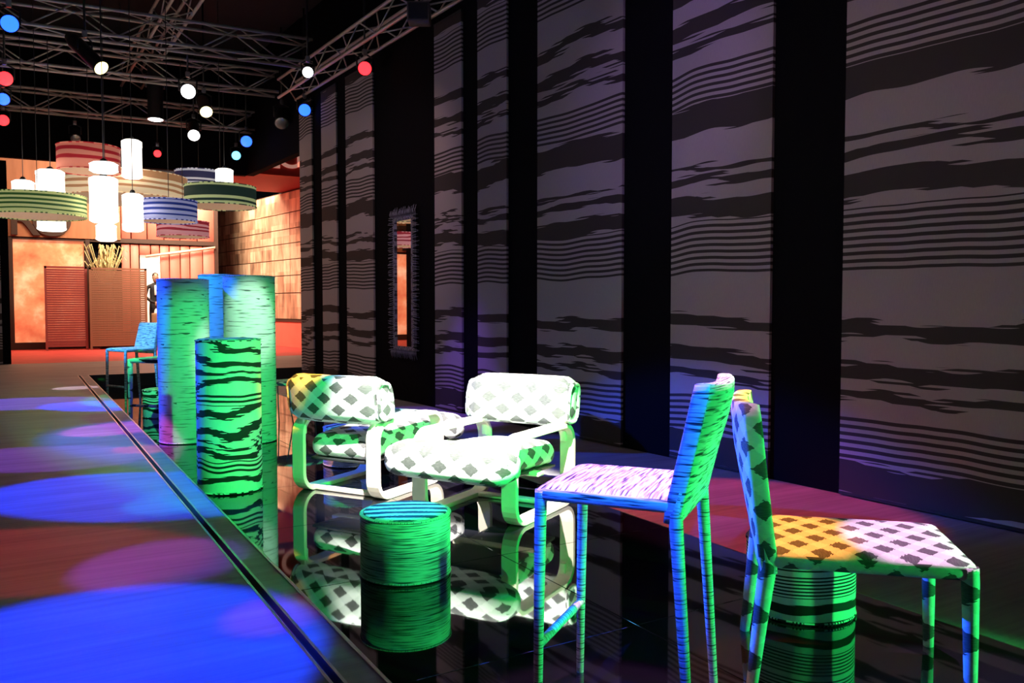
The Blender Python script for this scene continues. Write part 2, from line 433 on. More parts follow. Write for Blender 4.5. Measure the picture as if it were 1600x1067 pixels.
# ================================================================ FURNITURE
def facing(fx, fy): return math.atan2(-fx, fy)
def cushion(a, b, r, crown=0.0, fn=None, cuts=7):
    bm = bmesh.new(); bmesh.ops.create_cube(bm, size=1)
    for v in bm.verts: v.co = Vector([a[i] + (v.co[i] + .5) * (b[i] - a[i]) for i in range(3)])
    bmesh.ops.subdivide_edges(bm, edges=list(bm.edges), cuts=cuts, use_grid_fill=True)
    c = Vector([(a[i]+b[i])/2 for i in range(3)]); h = Vector([(b[i]-a[i])/2 for i in range(3)])
    for v in bm.verts:                                       # round the box: clamp to an inner box, push out by r
        p = v.co - c
        # spread grid lines towards the edges so that the rounding has points
        q = Vector([math.copysign(min(1, abs(p[i]/h[i])) ** .75, p[i]) * h[i] for i in range(3)])
        inn = Vector([max(-(h[i]-min(r, h[i]*.98)), min(h[i]-min(r, h[i]*.98), q[i])) for i in range(3)])
        d = q - inn
        if d.length > 1e-6:
            m = max(abs(d[i]) / max(min(r, h[i]*.98), 1e-6) for i in range(3))
            dn = Vector([d[i] / max(min(r, h[i]*.98), 1e-6) for i in range(3)])
            L = dn.length
            q = inn + d * (m / L if L > 1e-9 else 1)
        if crown: q.z += crown * max(0, 1 - (q.x/h.x)**2) * max(0, 1 - (q.y/h.y)**2) * (1 if q.z > 0 else 0)
        v.co = q + c
        if fn: v.co = fn(v.co)
    mb = MB(); mb.bm(bm, True); bm.free(); return mb

def make_seat_chair(name, label, h, w, d, back_top, leg_r, mats, foot_bar, group=None, lean=.07, splay=.05, thick=.05):
    """slim upholstered chair or bar stool, front = +y"""
    root = thing(name, label, 'bar stool' if foot_bar else 'chair', group=group)
    ms, mb_, ml = mats
    x1, y1 = w/2, d/2
    def sag(p):
        return Vector((p.x, p.y, p.z))
    cushion((-x1, -y1, h-thick), (x1, y1, h), thick*.45, fn=sag, crown=.006).build('seat', ms, root)
    rb = .018
    zb = h - .02
    def backfn(p):                               # p: x, y thickness, z height -> leaning shell, slightly hollow
        k = (p.z - zb) / (back_top - zb)
        hollow = -.030 * (1 - (p.x/x1)**2) * min(1, max(0, k) * 1.5)
        ear = .012 * (abs(p.x)/x1)**6 if k > .9 else 0
        return Vector((p.x * (1 - .10*max(0,k)), p.y - lean * k + hollow, p.z + ear))
    cushion((-x1, -y1 - .015, zb - .06), (x1, -y1 + thick - .005, back_top), .02, fn=backfn).build('backrest', mb_, root)
    for sx in (-1, 1):
        xf = sx * (x1 - leg_r)
        yf = y1 - leg_r
        MB().tube([(xf, yf, h-.012), (xf, yf + .001, h-.06), (xf, yf+.006, h*.5), (xf, yf+.01, 0)],
                  [leg_r*1.0, leg_r*1.05, leg_r*.9, leg_r*.72], 12).build('leg', ml, root)
        yr = -y1 + leg_r
        MB().tube([(xf, yr - .02, h + .02), (xf, yr-.003, h-.05), (xf, yr - splay*.5, h*.5), (xf, yr - splay, 0)],
                  [leg_r*.9, leg_r*1.15, leg_r*.95, leg_r*.72], 12).build('leg', ml, root)
    if foot_bar:
        z = h * .34
        MB().tube([(-x1+leg_r, y1-leg_r+.006, z), (x1-leg_r, y1-leg_r+.006, z)], .014, 10).build('footrest', ml, root)
    return root

st = make_seat_chair('bar_stool', 'tall cord-wrapped bar stool with low leaning back beside the diamond-patterned chair', .74, .44, .44, 1.06, .018,
                     (MAT['cord_white'], MAT['cord_white'], MAT['cord_leg']), True)
st.location = (1.62, 2.04, 0); st.rotation_euler.z = math.radians(126 - 90)
ch = make_seat_chair('dining_chair', 'low side chair upholstered in diamond ikat with matching wrapped legs', .47, .56, .66, .95, .026,
                     (MAT['diamond_small'], MAT['diamond_small'], MAT['diamond_leg']), False, thick=.06, lean=.055)
ch.location = (2.515, 1.875, 0); ch.rotation_euler.z = facing(.72, -.69)
# two bar stools at the far end
s2 = copy_tree(st); tag(s2, 'pale blue-lit bar stool standing at the walkway edge near the far opening')
s2.location = (1.22, 11.75, 0); s2.rotation_euler.z = facing(-.9, -.45)
s3 = make_seat_chair('bar_stool', 'zebra-patterned bar stool with thick legs half hidden behind the blue column', .74, .50, .50, 1.03, .026,
                     (MAT['pouf_zebra'], MAT['pouf_zebra'], MAT['diamond_leg']), True)
s3.location = (1.28, 9.35, 0); s3.rotation_euler.z = facing(-.75, -.66)

def pouf(name, label, cat, loc, r, h, side, top, group, rz=0.0):
    p = thing(name, label, cat, loc, rz, group)
    b = .008
    MB().lathe([(r-b, .004), (r, .004+b), (r, h*.5), (r, h-b), (r-b*.4, h-b*.4), (r-b, h)], 56).build('body', side, p)
    MB().lathe([(r-.012, h-.001), (r-.02, h+.004), (r*.5, h+.007), (.01, h+.008)], 48, True, planar=True).build('top_panel', top, p)
    for z in (.012, h-.006):
        n = 48
        MB().tube([(math.cos(2*math.pi*k/n)*(r+.001), math.sin(2*math.pi*k/n)*(r+.001), z) for k in range(n+1)], .004, 6, False).build('piping', side, p)
    MB().lathe([(r*.85, 0), (r*.85, .006)], 32).build('base', MAT['can_black'], p)
    return p
PG = 'round ikat poufs on the glossy stage'
pouf('drum_pouf', 'low round pouf of fine green-lit thread with blue striped top in front of the armchairs', 'pouf', (1.565, 3.64, 0), .214, .30, MAT['drum_thread'], MAT['blue_stripe'], PG)
pouf('drum_pouf', 'low zebra pouf behind the diamond-patterned side chair', 'pouf', (2.82, 2.36, 0), .22, .30, MAT['pouf_lines'], MAT['pouf_lines'], PG, .6)
pouf('drum_pouf', 'low zebra pouf tucked behind the tall blue column by the bar stools', 'pouf', (1.40, 10.3, 0), .22, .32, MAT['pouf_zebra'], MAT['pouf_zebra'], PG, 2.0)
pouf('drum_pouf', 'low thread-covered pouf seen through the frame of the armchair with its back to us', 'pouf', (2.28, 6.42, 0), .215, .31, MAT['drum_thread'], MAT['blue_stripe'], PG, 1.0)
pouf('tall_pouf', 'chest-high zebra ikat cylinder standing before the three tall columns', 'pouf', (1.236, 5.95, 0), .216, 1.05, MAT['pouf_zebra'], MAT['pouf_zebra'], PG, 3.2)
CG = 'tall thread-covered columns on the stage'
pouf('fabric_column', 'tall thread-covered column at the walkway edge, blue lit on its side', 'column', (1.32, 8.30, 0), .23, 1.53, MAT['column_thread'], MAT['column_thread'], CG)
pouf('fabric_column', 'tall pale green thread-covered column beside the armchair backs', 'column', (1.86, 8.0, 0), .235, 1.56, MAT['column_thread'], MAT['column_thread'], CG, 1.3)
pouf('fabric_column', 'tall cyan-lit column standing in the gap behind the other two columns', 'column', (1.80, 8.95, 0), .23, 1.60, MAT['column_thread'], MAT['column_thread'], CG, 2.2)

def make_armchair(name, label):
    root = thing(name, label, 'armchair', group='bentwood armchairs facing each other')
    dpt, arm, wd, bw, th, rc = .40, .53, .315, .10, .030, .13
    path = []                                                # rounded rectangle in the YZ plane
    for cy, cz, a0 in ((dpt-rc, arm-rc, 0), (-dpt+rc, arm-rc, 90), (-dpt+rc, rc, 180), (dpt-rc, rc, 270)):
        for k in range(7):
            a = math.radians(a0 + 15*k); path.append((cy + rc*math.cos(a), cz + rc*math.sin(a), math.cos(a), math.sin(a)))
    for sx in (-1, 1):
        mb = MB(); n = len(path)
        for (y, z, ny, nz) in path:
            for (ox, on) in ((-bw/2, 0), (bw/2, 0), (bw/2, -th), (-bw/2, -th)):
                mb.v.append(Vector((sx*wd + ox, y + ny*on, z + nz*on)))
        for i in range(n):
            j = (i+1) % n
            for k in range(4):
                k2 = (k+1) % 4
                mb.face([i*4+k, i*4+k2, j*4+k2, j*4+k], None, False)
        o = mb.build('side_frame', MAT['wood'], root)
        bv = o.modifiers.new('bevel', 'BEVEL'); bv.width = .004; bv.segments = 2
    MB().bevel_box((-wd, -dpt+.12, .002), (wd, -dpt+.19, .028), .006).build('crossbar', MAT['wood'], root)
    MB().bevel_box((-wd, -.05, .235), (wd, .03, .262), .006).build('crossbar', MAT['wood'], root)
    def tilt(p):                                             # the front of the cushion widens before the arms
        k = max(0.0, min(1.0, (p.y - .40) / .06)); k = k*k*(3 - 2*k)
        return Vector((p.x * (1 + .68*k), p.y, p.z + .05*(p.y + .1) + .035*k*(p.z > .34) - .14*max(0, p.y-.50)))
    s = cushion((-.258, -.36, .255), (.258, .64, .415), .075, fn=tilt, crown=.03, cuts=13).build('seat', MAT['diamond'], root)
    cushion((-.25, -.34, .238), (.25, .38, .262), .01, fn=tilt).build('seat_base', MAT['black_paint'], root)
    def bend(p): return Vector((p.x, p.y - .16*(p.z - .50) + .05*(p.x/.38)**2, p.z))
    b = cushion((-.38, -.47, .50), (.38, -.25, .82), .085, fn=bend).build('backrest', MAT['diamond'], root)
    for sx in (-1, 1):                                       # rolled ends: a pad within a raised welt
        n = 28; pts = []
        for k in range(n+1):
            a = 2*math.pi*k/n
            cy, cz = math.cos(a), math.sin(a)
            y = -.36 + math.copysign(abs(cy)**.6, cy)*.075; z = .655 + math.copysign(abs(cz)**.6, cz)*.12
            pts.append(bend(Vector((sx*.378, y, z))))
        MB().tube(pts, .013, 8, False).build('end_roll', MAT['diamond'], b)
    for sx in (-1, 1):
        MB().bevel_box((sx*.30-.02, -.38, .40), (sx*.30+.02, -.34, .60), .006).build('back_support', MAT['wood'], root)
    return root
aR = make_armchair('armchair', 'bentwood armchair in diamond ikat with brightly lit seat facing the walkway')
aR.location = (2.565, 4.52, 0); aR.rotation_euler.z = facing(-.865, -.50)
aL = copy_tree(aR); tag(aL, 'bentwood armchair in diamond ikat turned with its back to the walkway')
aL.location = (2.12, 5.55, 0); aL.rotation_euler.z = facing(.85, .53)

# striped wire-leg table behind the armchair
tb = thing('side_table', 'round blue-striped side table on thin wire legs behind the armchair back', 'table', (2.62, 9.1, 0))
MB().lathe([(.30, .42), (.325, .425), (.325, .445), (.30, .45), (.01, .452)], 48).build('table_top', MAT['table_stripe'], tb)
for k in range(4):
    a = math.radians(45 + 90*k)
    MB().tube([(math.cos(a)*.24, math.sin(a)*.24, .43), (math.cos(a+.3)*.20, math.sin(a+.3)*.20, 0)], .007, 8).build('leg', MAT['steel'], tb)

# ================================================================ RIG: trusses and lamps
def truss(label, p0, p1, w, n, group='lighting trusses under the ceiling', inv=False):
    """square truss from p0 to p1 (bottom centre line)"""
    p0, p1 = Vector(p0), Vector(p1); d = (p1-p0); L = d.length; d.normalize()
    root = thing('lighting_truss', label, 'truss', p0, math.atan2(d.y, d.x), group)
    h = w/2
    for y in (-h, h):
        for z in (0, w):
            MB().tube([(0, y, z), (L, y, z)], .024, 8).build('chord', MAT['truss_metal'], root)
    st_ = L/n; cache = {}
    for i in range(n):
        for side in range(4):
            up = i % 2
            if side < 2:
                y = (-h, h)[side]; a, b = (0, y, 0 if up else w), (st_, y, w if up else 0)
            elif side == 2: a, b = (0, -h if up else h, 0), (st_, h if up else -h, 0)
            else: a, b = (0, -h if up else h, w), (st_, h if up else -h, w)
            key = (side, up)
            if key not in cache:
                o = MB().tube([a, b], .011, 5).build('brace', MAT['truss_metal'], root); cache[key] = o.data
            else:
                o = bpy.data.objects.new('brace', cache[key]); COL.objects.link(o); o.parent = root
            o.location = (i*st_, 0, 0)
    return root
truss('steel truss running along the top of the black ikat wall', wp(-3.5, 4.80, .24), wp(7.8, 4.80, .24), .30, 20)
truss('steel truss running down the middle above the glossy stage', (1.86, 17.0, 5.34), (2.20, 3.9, 5.34), .34, 22)
truss('steel cross truss nearest over the walkway', (-3.5, 12.9, 4.92), (3.85, 12.5, 4.92), .34, 14)
truss('steel cross truss in the middle of the rig, behind the nearest one', (-3.5, 14.6, 4.85), (3.8, 14.2, 4.85), .34, 14)
truss('steel cross truss hanging next to the black fascia at the far opening', (-3.5, 17.0, 4.7), (4.0, 16.7, 4.7), .34, 14)
truss('steel truss running along the far side of the walkway', (-.45, 17.0, 5.34), (-.25, 6.0, 5.34), .30, 18)
truss('steel cross truss straight above the bar stool', (-3.5, 3.2, 4.92), (4.2, 3.0, 4.92), .34, 14)

LENS = {'blue': (.01, .07, 1.0), 'red': (1.0, .015, .02), 'white': (1.0, .98, .95), 'yellow': (1.0, .80, .32), 'green': (.02, 1.0, .16),
        'magenta': (1.0, .15, .75), 'orange': (1.0, .40, .08), 'purple': (.45, .12, 1.0), 'cyan': (.1, .6, 1.0)}
for k, c in LENS.items():
    plain('lens_' + k, tuple(.4*x+.3 for x in c), .3, 0, 0.0, emis=c, estr=5.0)
TRUSS_Z = 4.9
def lamp(label, loc, target, color, lights=(), size=1.0, long=1.0, lit=True, floor=None):
    """stage spotlight: can, yoke, clamp and lens; 'lights' = (target, colour, watt, angle, blend)"""
    loc = Vector(loc); d = (Vector(target) - loc).normalized()
    root = thing('stage_light', label, 'stage light', loc, 0, 'stage lights on the trusses')
    r = .075*size; L = .26*size*long
    MB().lathe([(r*.75, -L), (r, -L*.85), (r, -.02), (r*1.12, 0), (r*1.12, .02)], 20, True, axis=d).build('can', MAT['can_black'], root)
    MB().lathe([(r*.98, .021), (r*.75, .032), (r*.3, .038), (.002, .04)], 20, False, axis=d).build('lens', MAT['lens_' + color] if lit else MAT['steel'], root)
    s = d.cross(Vector((0,0,1)));  s = s.normalized() if s.length > .1 else Vector((1,0,0))
    c = d * (-L*.5); top = c + Vector((0,0,r*2.2))
    MB().tube([c + s*r*1.15, c + s*r*1.2 + Vector((0,0,r*1.6)), top, c - s*r*1.2 + Vector((0,0,r*1.6)), c - s*r*1.15], .010*size, 6).build('yoke', MAT['can_black'], root)
    if floor is None:
        MB().tube([top, top + Vector((0,0,6.2 - (loc.z + top.z)))], .014, 8).build('hanger', MAT['can_black'], root)
    else:
        ft = floor - loc.z
        MB().tube([c - Vector((0,0,r*1.1)), (c.x, c.y, ft + .012)], .018, 8).build('stand', MAT['can_black'], root)
        MB().lathe([(.22, 0), (.22, .012), (.03, .03)], 28, center=(c.x, c.y, ft)).build('stand_base', MAT['can_black'], root)
    MB().bevel_box(tuple(top + Vector((-.03,-.03,-.02))), tuple(top + Vector((.03,.03,.06))), .006).build('clamp', MAT['steel'], root)
    if lights:
        for (tg, col, pw, ang, bl) in lights:
            spot('beam', loc + d*.07, tg, LENS.get(col, col), pw, ang, bl, .04)
    return root

CAMP = (0.3, 0.5, 1.4)
# lamps that the photograph shows
lamp('blue stage light on the walkway truss, closest to the bar stools', atZ(15, 37, 4.5), CAMP, 'blue', size=1.25)
lamp('red stage light on the walkway truss next to a blue one', atZ(8, 123, 4.45), CAMP, 'red', size=1.3)
lamp('blue stage light between two red ones on the walkway truss', atZ(5, 155, 4.45), CAMP, 'blue', size=1.2)
lamp('red stage light at the fascia end of the walkway truss', atZ(5, 188, 4.4), CAMP, 'red', size=1.2)
lamp('bright white stage light under the middle truss', atZ(294, 143, 4.45), CAMP, 'white', size=1.4)
lamp('long black profile spotlight with amber lens hung on the nearest cross truss', atZ(157, 105, 4.25), (3.2, 8.5, 1.0), 'yellow', size=1.2, long=2.2)
lamp('amber stage light above the fascia side of the stage', atZ(322, 174, 4.4), (2.6, 9.0, .5), 'yellow', size=1.3, long=1.3)
lamp('white stage light beside the amber one in front of the fascia', atZ(303, 211, 4.4), (1.6, 9.0, .4), 'white', size=1.4, long=1.6)
lamp('long black spotlight with white lens pointing straight down under the middle truss', atZ(243, 185, 4.35), (1.9, 14.5, 0), 'white', size=1.6, long=2.4)
lamp('white stage light between the middle truss and the wall truss', atZ(481, 113, 4.55), CAMP, 'white', size=1.0)
lamp('red stage light on the wall truss above the fringed mirror', atZ(570, 107, 4.5), CAMP, 'red', size=1.2)
lamp('blue stage light at the end of the wall truss above the open end', atZ(476, 172, 4.5), CAMP, 'blue', size=1.3)
lamp('larger blue stage light in front of the black fascia corner', atZ(385, 221, 4.4), CAMP, 'blue', size=1.4)
lamp('small cyan stage light hanging lowest by the fascia corner', atY(369, 243, 17.0), CAMP, 'cyan', size=1.15)
lamp('small red stage light hanging by the fascia above the white tube lamp', atY(246, 240, 17.0), CAMP, 'red', size=.9)
lamp('unlit silver stage light near the fascia corner on the wall truss', atZ(440, 192, 4.5), (2.5, 10, 0), 'white', size=1.5, lit=False)
lamp('unlit silver stage light hung above the red drum lampshade', atY(118, 216, 17.0), (1.0, 12, 0), 'white', size=1.1, lit=False)
bx = thing('speaker_box', 'grey box-shaped unit clamped on the wall truss above the panels', 'speaker', atZ(655, 22, 4.66), math.radians(-30))
plain('grey_box', (.16, .13, .12), .6)
MB().bevel_box((-.13, -.12, -.11), (.13, .12, .11), .015).build('cabinet', MAT['grey_box'], bx)
MB().box((-.11, -.125, -.09), (.11, -.119, .09)).build('grille', MAT['can_black'], bx)
MB().tube([(0, 0, .10), (0, 0, 6.2-4.66)], .014, 8).build('hanger', MAT['can_black'], bx)

# lamps that throw the coloured pools (most of them out of the frame, on the near and side trusses)
def key(n, loc, tgt, col, lights, floor=None): lamp(n, loc, tgt, col, lights, floor=floor)
key('green stage light hung low behind the near cross truss, facing the drum pouf', (2.4, -1.6, 3.2), (1.85, 6.0, .28), 'green',
    [((1.85, 6.0, .30), 'green', 3000, 23, .30)])
key('green stage light hung low behind the near cross truss, facing the bar stool', (3.1, -1.5, 2.7), (1.75, 1.85, .9), 'green',
    [((1.74, 1.86, .78), 'green', 420, 10, .3)])
key('green stage light on a floor stand by the black wall', (4.3, -.5, .62), (2.4, 2.1, .4), 'green',
    [((2.35, 2.2, .5), 'green', 600, 34, .3)], 0)
key('blue stage light over the near walkway facing the bar stool', (-.9, 1.2, 4.6), (1.6, 2.0, .6), 'blue',
    [((1.52, 1.90, .72), 'blue', 2200, 9.5, .2)])
key('blue stage light on a floor stand across the walkway facing the chair backs', (-.8, 6.5, 1.25), (2.2, 2.2, .6), 'blue',
    [((2.1, 2.2, .6), 'blue', 4500, 11, .2)], D)
key('blue stage light across the walkway facing the columns', (-3.0, 11.5, 4.2), (1.4, 7.5, .8), 'blue',
    [((1.4, 7.3, .75), 'blue', 4200, 24, .3)])
key('cyan stage light over the walkway facing the hindmost column', (-1.6, 8.1, 4.4), (1.75, 8.9, 1.2), 'cyan',
    [((1.75, 8.9, 1.1), (.01, .32, 1.0), 1400, 12, .2)])
key('cyan stage light over the walkway facing the far bar stools', (-1.2, 9.6, 4.5), (1.2, 11.6, .9), 'cyan',
    [((1.25, 11.7, .85), (.05, .42, 1.0), 1800, 10, .3)])
key('green stage light over the groove facing the far bar stools', (.3, 6.2, 4.5), (1.2, 10.4, .4), 'green',
    [((1.15, 10.3, .35), (.05, 1.0, .3), 1500, 13, .3)])
key('white stage light on the middle truss facing the pale green column', (2.3, 3.6, 4.6), (1.85, 7.8, 1.2), 'white',
    [((1.78, 7.6, 1.25), (.85, 1.0, .95), 1000, 8, .6)])
key('white stage light on the middle truss above the drum pouf', (1.2, 2.2, 4.6), (2.5, 4.75, .4), 'white',
    [((2.36, 4.75, .4), 'white', 9500, 21, .35)])
key('magenta stage light on the middle truss above the bar stool', (2.6, 2.6, 4.6), (1.65, 2.0, .74), 'magenta',
    [((1.66, 2.05, .74), (1.0, .40, .90), 1500, 13, .3)])
key('orange stage light over the back of the diamond chair', (2.9, 3.4, 4.6), (2.3, 1.95, .5), 'orange',
    [((2.30, 2.08, .47), (1.0, .24, .05), 2000, 8.5, .08)])
key('pink stage light over the front of the diamond chair', (3.4, 3.0, 4.6), (2.75, 1.6, .5), 'magenta',
    [((2.75, 1.63, .47), (1.0, .45, .95), 1500, 10.0, .08)])
key('cyan stage light straight over the drum pouf top', (1.75, 4.3, 4.6), (1.56, 3.64, .3), 'cyan',
    [((1.565, 3.66, .3), (.02, .33, 1.0), 1500, 5.2, .15)])
key('amber stage light facing the armchair back', (1.0, 2.4, 4.6), (1.75, 5.7, .7), 'yellow',
    [((1.68, 5.74, .72), (1.0, .42, .05), 4000, 6.5, .3)])
key('red stage light on the wall truss over the floor strip', (3.6, 5.6, 4.6), (3.9, 4.2, 0), 'red',
    [((3.85, 3.7, 0), (1.0, .05, .14), 800, 24, .3)])
key('violet stage light on the wall truss beside the mirror', (3.3, 8.0, 4.6), (3.9, 8.9, 0), 'purple',
    [((3.80, 8.6, 0), (.25, .08, 1.0), 700, 30, .5)])
key('purple stage light washing the zebra panels', (1.4, 3.0, 4.6), (4.7, 5.2, 2.6), 'purple',
    [((4.7, 5.4, 3.0), (.52, .30, .9), 120, 34, .8), ((4.75, 3.6, 1.8), (.95, .60, .58), 52, 60, .9)])
key('warm stage light washing the panels by the mirror', (1.6, 8.0, 4.6), (4.45, 10.0, 2.5), 'white',
    [((4.4, 10.6, 2.2), (.95, .60, .60), 110, 60, .8)])
# pools on the walkway
B_, P_, R_ = (.004, .035, 1.0), (.30, .05, 1.0), (1.0, .03, .06)
POOLS = [((125, 1045), B_, 3600, 18.5, (-.6, 1.8, 4.5), 'blue', 'over the groove beside the drum pouf'),
         ((40, 870), R_, 900, 9, (-4.0, 7.0, 4.4), 'red', 'over the walkway beside the drum pouf'),
         ((250, 880), P_, 700, 8, (-1.2, 2.0, 4.4), 'violet', 'over the near end of the walkway'),
         ((200, 770), B_, 6000, 12, (-3.0, 8.0, 4.4), 'blue', 'across the walkway from the tall zebra cylinder'),
         ((60, 715), P_, 1300, 11, (-3.0, 9.0, 4.4), 'violet', 'across the walkway from the tall columns'),
         ((180, 670), (1.0, .12, .85), 1400, 8, (-2.2, 6.0, 4.4), 'magenta', 'across the walkway from the armchairs'),
         ((222, 702), R_, 1300, 4, (-1.6, 9.0, 4.4), 'red', 'closest to the groove beside the columns'),
         ((150, 634), B_, 7000, 9, (-2.5, 13.0, 4.4), 'blue', 'under the nearest cross truss'),
         ((118, 606), (1.0, .75, .95), 1500, 6, (-1.8, 11.5, 4.4), 'white', 'under the walkway truss by the olive drum'),
         ((425, 960), R_, 300, 4, (-1.0, 1.0, 4.4), 'red', 'over the near end of the groove'),
         ((40, 630), (.16, .08, 1.0), 2400, 14, (-3.2, 12.0, 4.4), 'indigo', 'over the walkway beyond the columns'),
         ((250, 790), (.02, .5, 1.0), 900, 4, (-.6, 8.0, 4.4), 'cyan', 'straight above the groove rail')]
for (px, py), c, pw, ang, loc, nm, where in POOLS:
    tg = atZ(px, py, D)
    lamp('%s stage light %s' % (nm, where), loc, tg, {'violet': 'purple', 'indigo': 'purple'}.get(nm, nm), [(tg, c, pw, ang, .12)])

# ================================================================ PENDANT LAMPS over the far walkway
def shade_mat(name, light, dark, period, thin, stops, emit, warp=.02): 
    return zebra(name, light, dark, period, thin, warp, .12, 90.0, 1.2, 0.1, stops=stops, emit=emit)
ST5 = [(0,0),(.22,1),(.30,0),(.38,1),(.46,0),(.54,1),(.62,0),(.70,1),(.78,0),(.88,1),(.93,0)]
ST2 = [(0,0),(.10,1),(.38,0),(.50,1),(.60,0),(.72,1),(.82,0)]
ST3 = [(0,0),(.10,1),(.17,0),(.30,1),(.72,0),(.85,1),(.95,0)]
shade_mat('shade_green', (.50, .52, .20), (.03, .08, .02), .36, .05, ST5, .55)
shade_mat('shade_blue', (.50, .50, .80), (.02, .04, .25), .42, .05, ST5, .35)
shade_mat('shade_red', (.95, .30, .20), (.50, .02, .03), .50, .05, ST2, .35, .06)
shade_mat('shade_cream', (.95, .72, .45), (.45, .22, .10), .40, .05, ST2, .5, .05)
shade_mat('shade_dark', (.60, .66, .30), (.02, .04, .03), .36, .05, ST3, .4)
shade_mat('shade_navy', (.80, .78, .85), (.04, .04, .10), .30, .05, ST3, .4)
shade_mat('shade_pink', (.95, .40, .42), (.40, .03, .05), .30, .05, ST2, .35, .08)
plain('shade_inside', (.75, .5, .35), .8, emis=(1, .6, .35), estr=.25)
def pendant(label, px0, px1, py0, py1, Y, mat, white=False, grp='fabric drum pendant lamps'):
    a, b = atY(px0, (py0+py1)/2, Y), atY(px1, (py0+py1)/2, Y)
    dep = ((a+b)/2 - CC).dot(CF); r = (px1-px0)/2 * dep/F_PX
    c = (a+b)/2; zt, zb = atY((px0+px1)/2, py0, Y).z, atY((px0+px1)/2, py1, Y).z
    root = thing('pendant_lamp', label, 'pendant lamp', (c.x, c.y, zb), 0, grp); h = zt - zb
    if white:
        e = min(.04, r*.3)
        MB().lathe([(r-e, 0), (r, e*.6), (r, h*.2), (r*.97, h*.22), (r*.97, h*.8), (r, h*.82), (r, h-e*.6), (r-e, h)], 32).build('shade', mat, root)
        MB().lathe([(r*.3, h), (r*.25, h+.03), (.02, h+.05)], 16).build('cap', MAT['can_black'], root)
    else:
        MB().lathe([(r-.012, .01), (r, 0), (r, h*.5), (r, h), (r-.012, h-.005)], 56, False).build('shade', mat, root)
        MB().lathe([(r-.015, .004), (r-.015, h-.004)], 56, False).build('lining', MAT['shade_inside'], root)
        n = 48
        for z in (.0, h):
            MB().tube([(math.cos(2*math.pi*k/n)*r, math.sin(2*math.pi*k/n)*r, z) for k in range(n+1)], .008, 6, False).build('rim', mat, root)
        for k in range(3):
            an = 2.1*k; MB().tube([(0, 0, h*.9), (math.cos(an)*(r-.012), math.sin(an)*(r-.012), h*.9)], .006, 6).build('spoke', MAT['wire'], root)
    MB().tube([(0, 0, h*.9), (0, 0, 6.2 - zb)], .005, 6).build('cord', MAT['wire'], root)
    return root
WG = 'glowing white tube pendant lamps'
LW = MAT['lamp_white']
pendant('red and orange striped drum shade, highest of the cluster', 93, 183, 230, 268, 13.4, MAT['shade_red'])
pendant('largest drum shade, cream and orange, in the middle of the cluster', 97, 283, 276, 312, 15.05, MAT['shade_cream'])
pendant('wide olive green striped drum shade at the pier end of the cluster', -12, 126, 306, 338, 12.6, MAT['shade_green'])
pendant('blue and violet striped drum shade hanging below the cream one', 221, 305, 314, 346, 12.05, MAT['shade_blue'])
pendant('dark green and red banded drum shade nearest the stone mural', 290, 397, 292, 323, 13.4, MAT['shade_dark'])
pendant('navy and white ringed drum shade behind a glowing tube', 275, 345, 268, 290, 16.7, MAT['shade_navy'])
pendant('pink and crimson drum shade, lowest of the cluster', 247, 324, 347, 370, 14.2, MAT['shade_pink'])
pendant('small white ring shade in front of the red drum', 141, 183, 254, 270, 11.5, LW, True, WG)
pendant('tall glowing white tube hanging above the others from a long wire', 191, 221, 219, 279, 13.8, LW, True, WG)
pendant('longest glowing white tube in the middle of the cluster', 141, 183, 277, 348, 12.2, LW, True, WG)
pendant('short narrower glowing tube just beneath the longest tube', 151, 181, 350, 377, 12.7, LW, True, WG)
pendant('glowing tube hanging beside the blue drum shade', 192, 223, 303, 362, 11.6, LW, True, WG)
pendant('small glowing tube above the olive drum by the pier', 20, 52, 282, 306, 13.2, LW, True, WG)
pendant('wide glowing tube above the olive drum next to the cream drum', 58, 99, 266, 306, 13.4, LW, True, WG)
pendant('glowing tube hanging beneath the olive drum', 60, 101, 336, 361, 13.6, LW, True, WG)
pendant('glowing tube above the dark banded drum by the mural', 337, 364, 264, 292, 15.4, LW, True, WG)

# ================================================================ HALL BEYOND
def FX(x, y=478): return atY(x, y, Y_FAC).x
def FZ(y, x=150): return atY(x, y, Y_FAC).z
fac = tag(MB().box((-9, Y_FAC + .25, D), (FX(342), Y_FAC + .4, 7.8)).build('wall_back', MAT['black_wall']), kind='structure')
MB().box((-9, Y_FAC - .10, FZ(374)), (FX(190), Y_FAC + .25, FZ(250))).build('header', MAT['header_wood'], fac)
MB().box((-9, Y_FAC - .06, FZ(378)), (FX(337), Y_FAC + .05, FZ(371))).build('rail', MAT['dark_brown'], fac)
MB().box((-9, Y_FAC - .10, D), (FX(232), Y_FAC + .25, FZ(533))).build('plinth', MAT['dark_brown'], fac)
for x in (-6.0, -2.2, FX(17), FX(138.5), FX(338.5)):
    MB().box((x - .05, Y_FAC - .08, FZ(533) if x < 3 else D), (x + .05, Y_FAC + .1, FZ(371) if x < 3 else FZ(262))).build('post', MAT['dark_brown'], fac)
for (x0, x1, lab) in ((FX(20), FX(135), 'glowing amber onyx panel behind the dark red slatted screen'),
                      (-5.9, -2.3, 'glowing amber onyx panel seen in the fringed mirror'), (-2.1, FX(13), 'glowing amber onyx panel hidden by the black pier')):
    op = thing('backlit_panel', lab, 'panel', ((x0+x1)/2, Y_FAC, FZ(533)), 0, 'amber backlit panels of the far facade')
    w, h = (x1-x0)/2, FZ(378) - FZ(533)
    MB().box((-w, .02, 0), (w, .10, h)).build('pane', MAT['onyx'], op)
    fm = MB(); fm.box((-w, -.02, 0), (-w+.03, .12, h)); fm.box((w-.03, -.02, 0), (w, .12, h))
    fm.build('frame', MAT['dark_brown'], op)
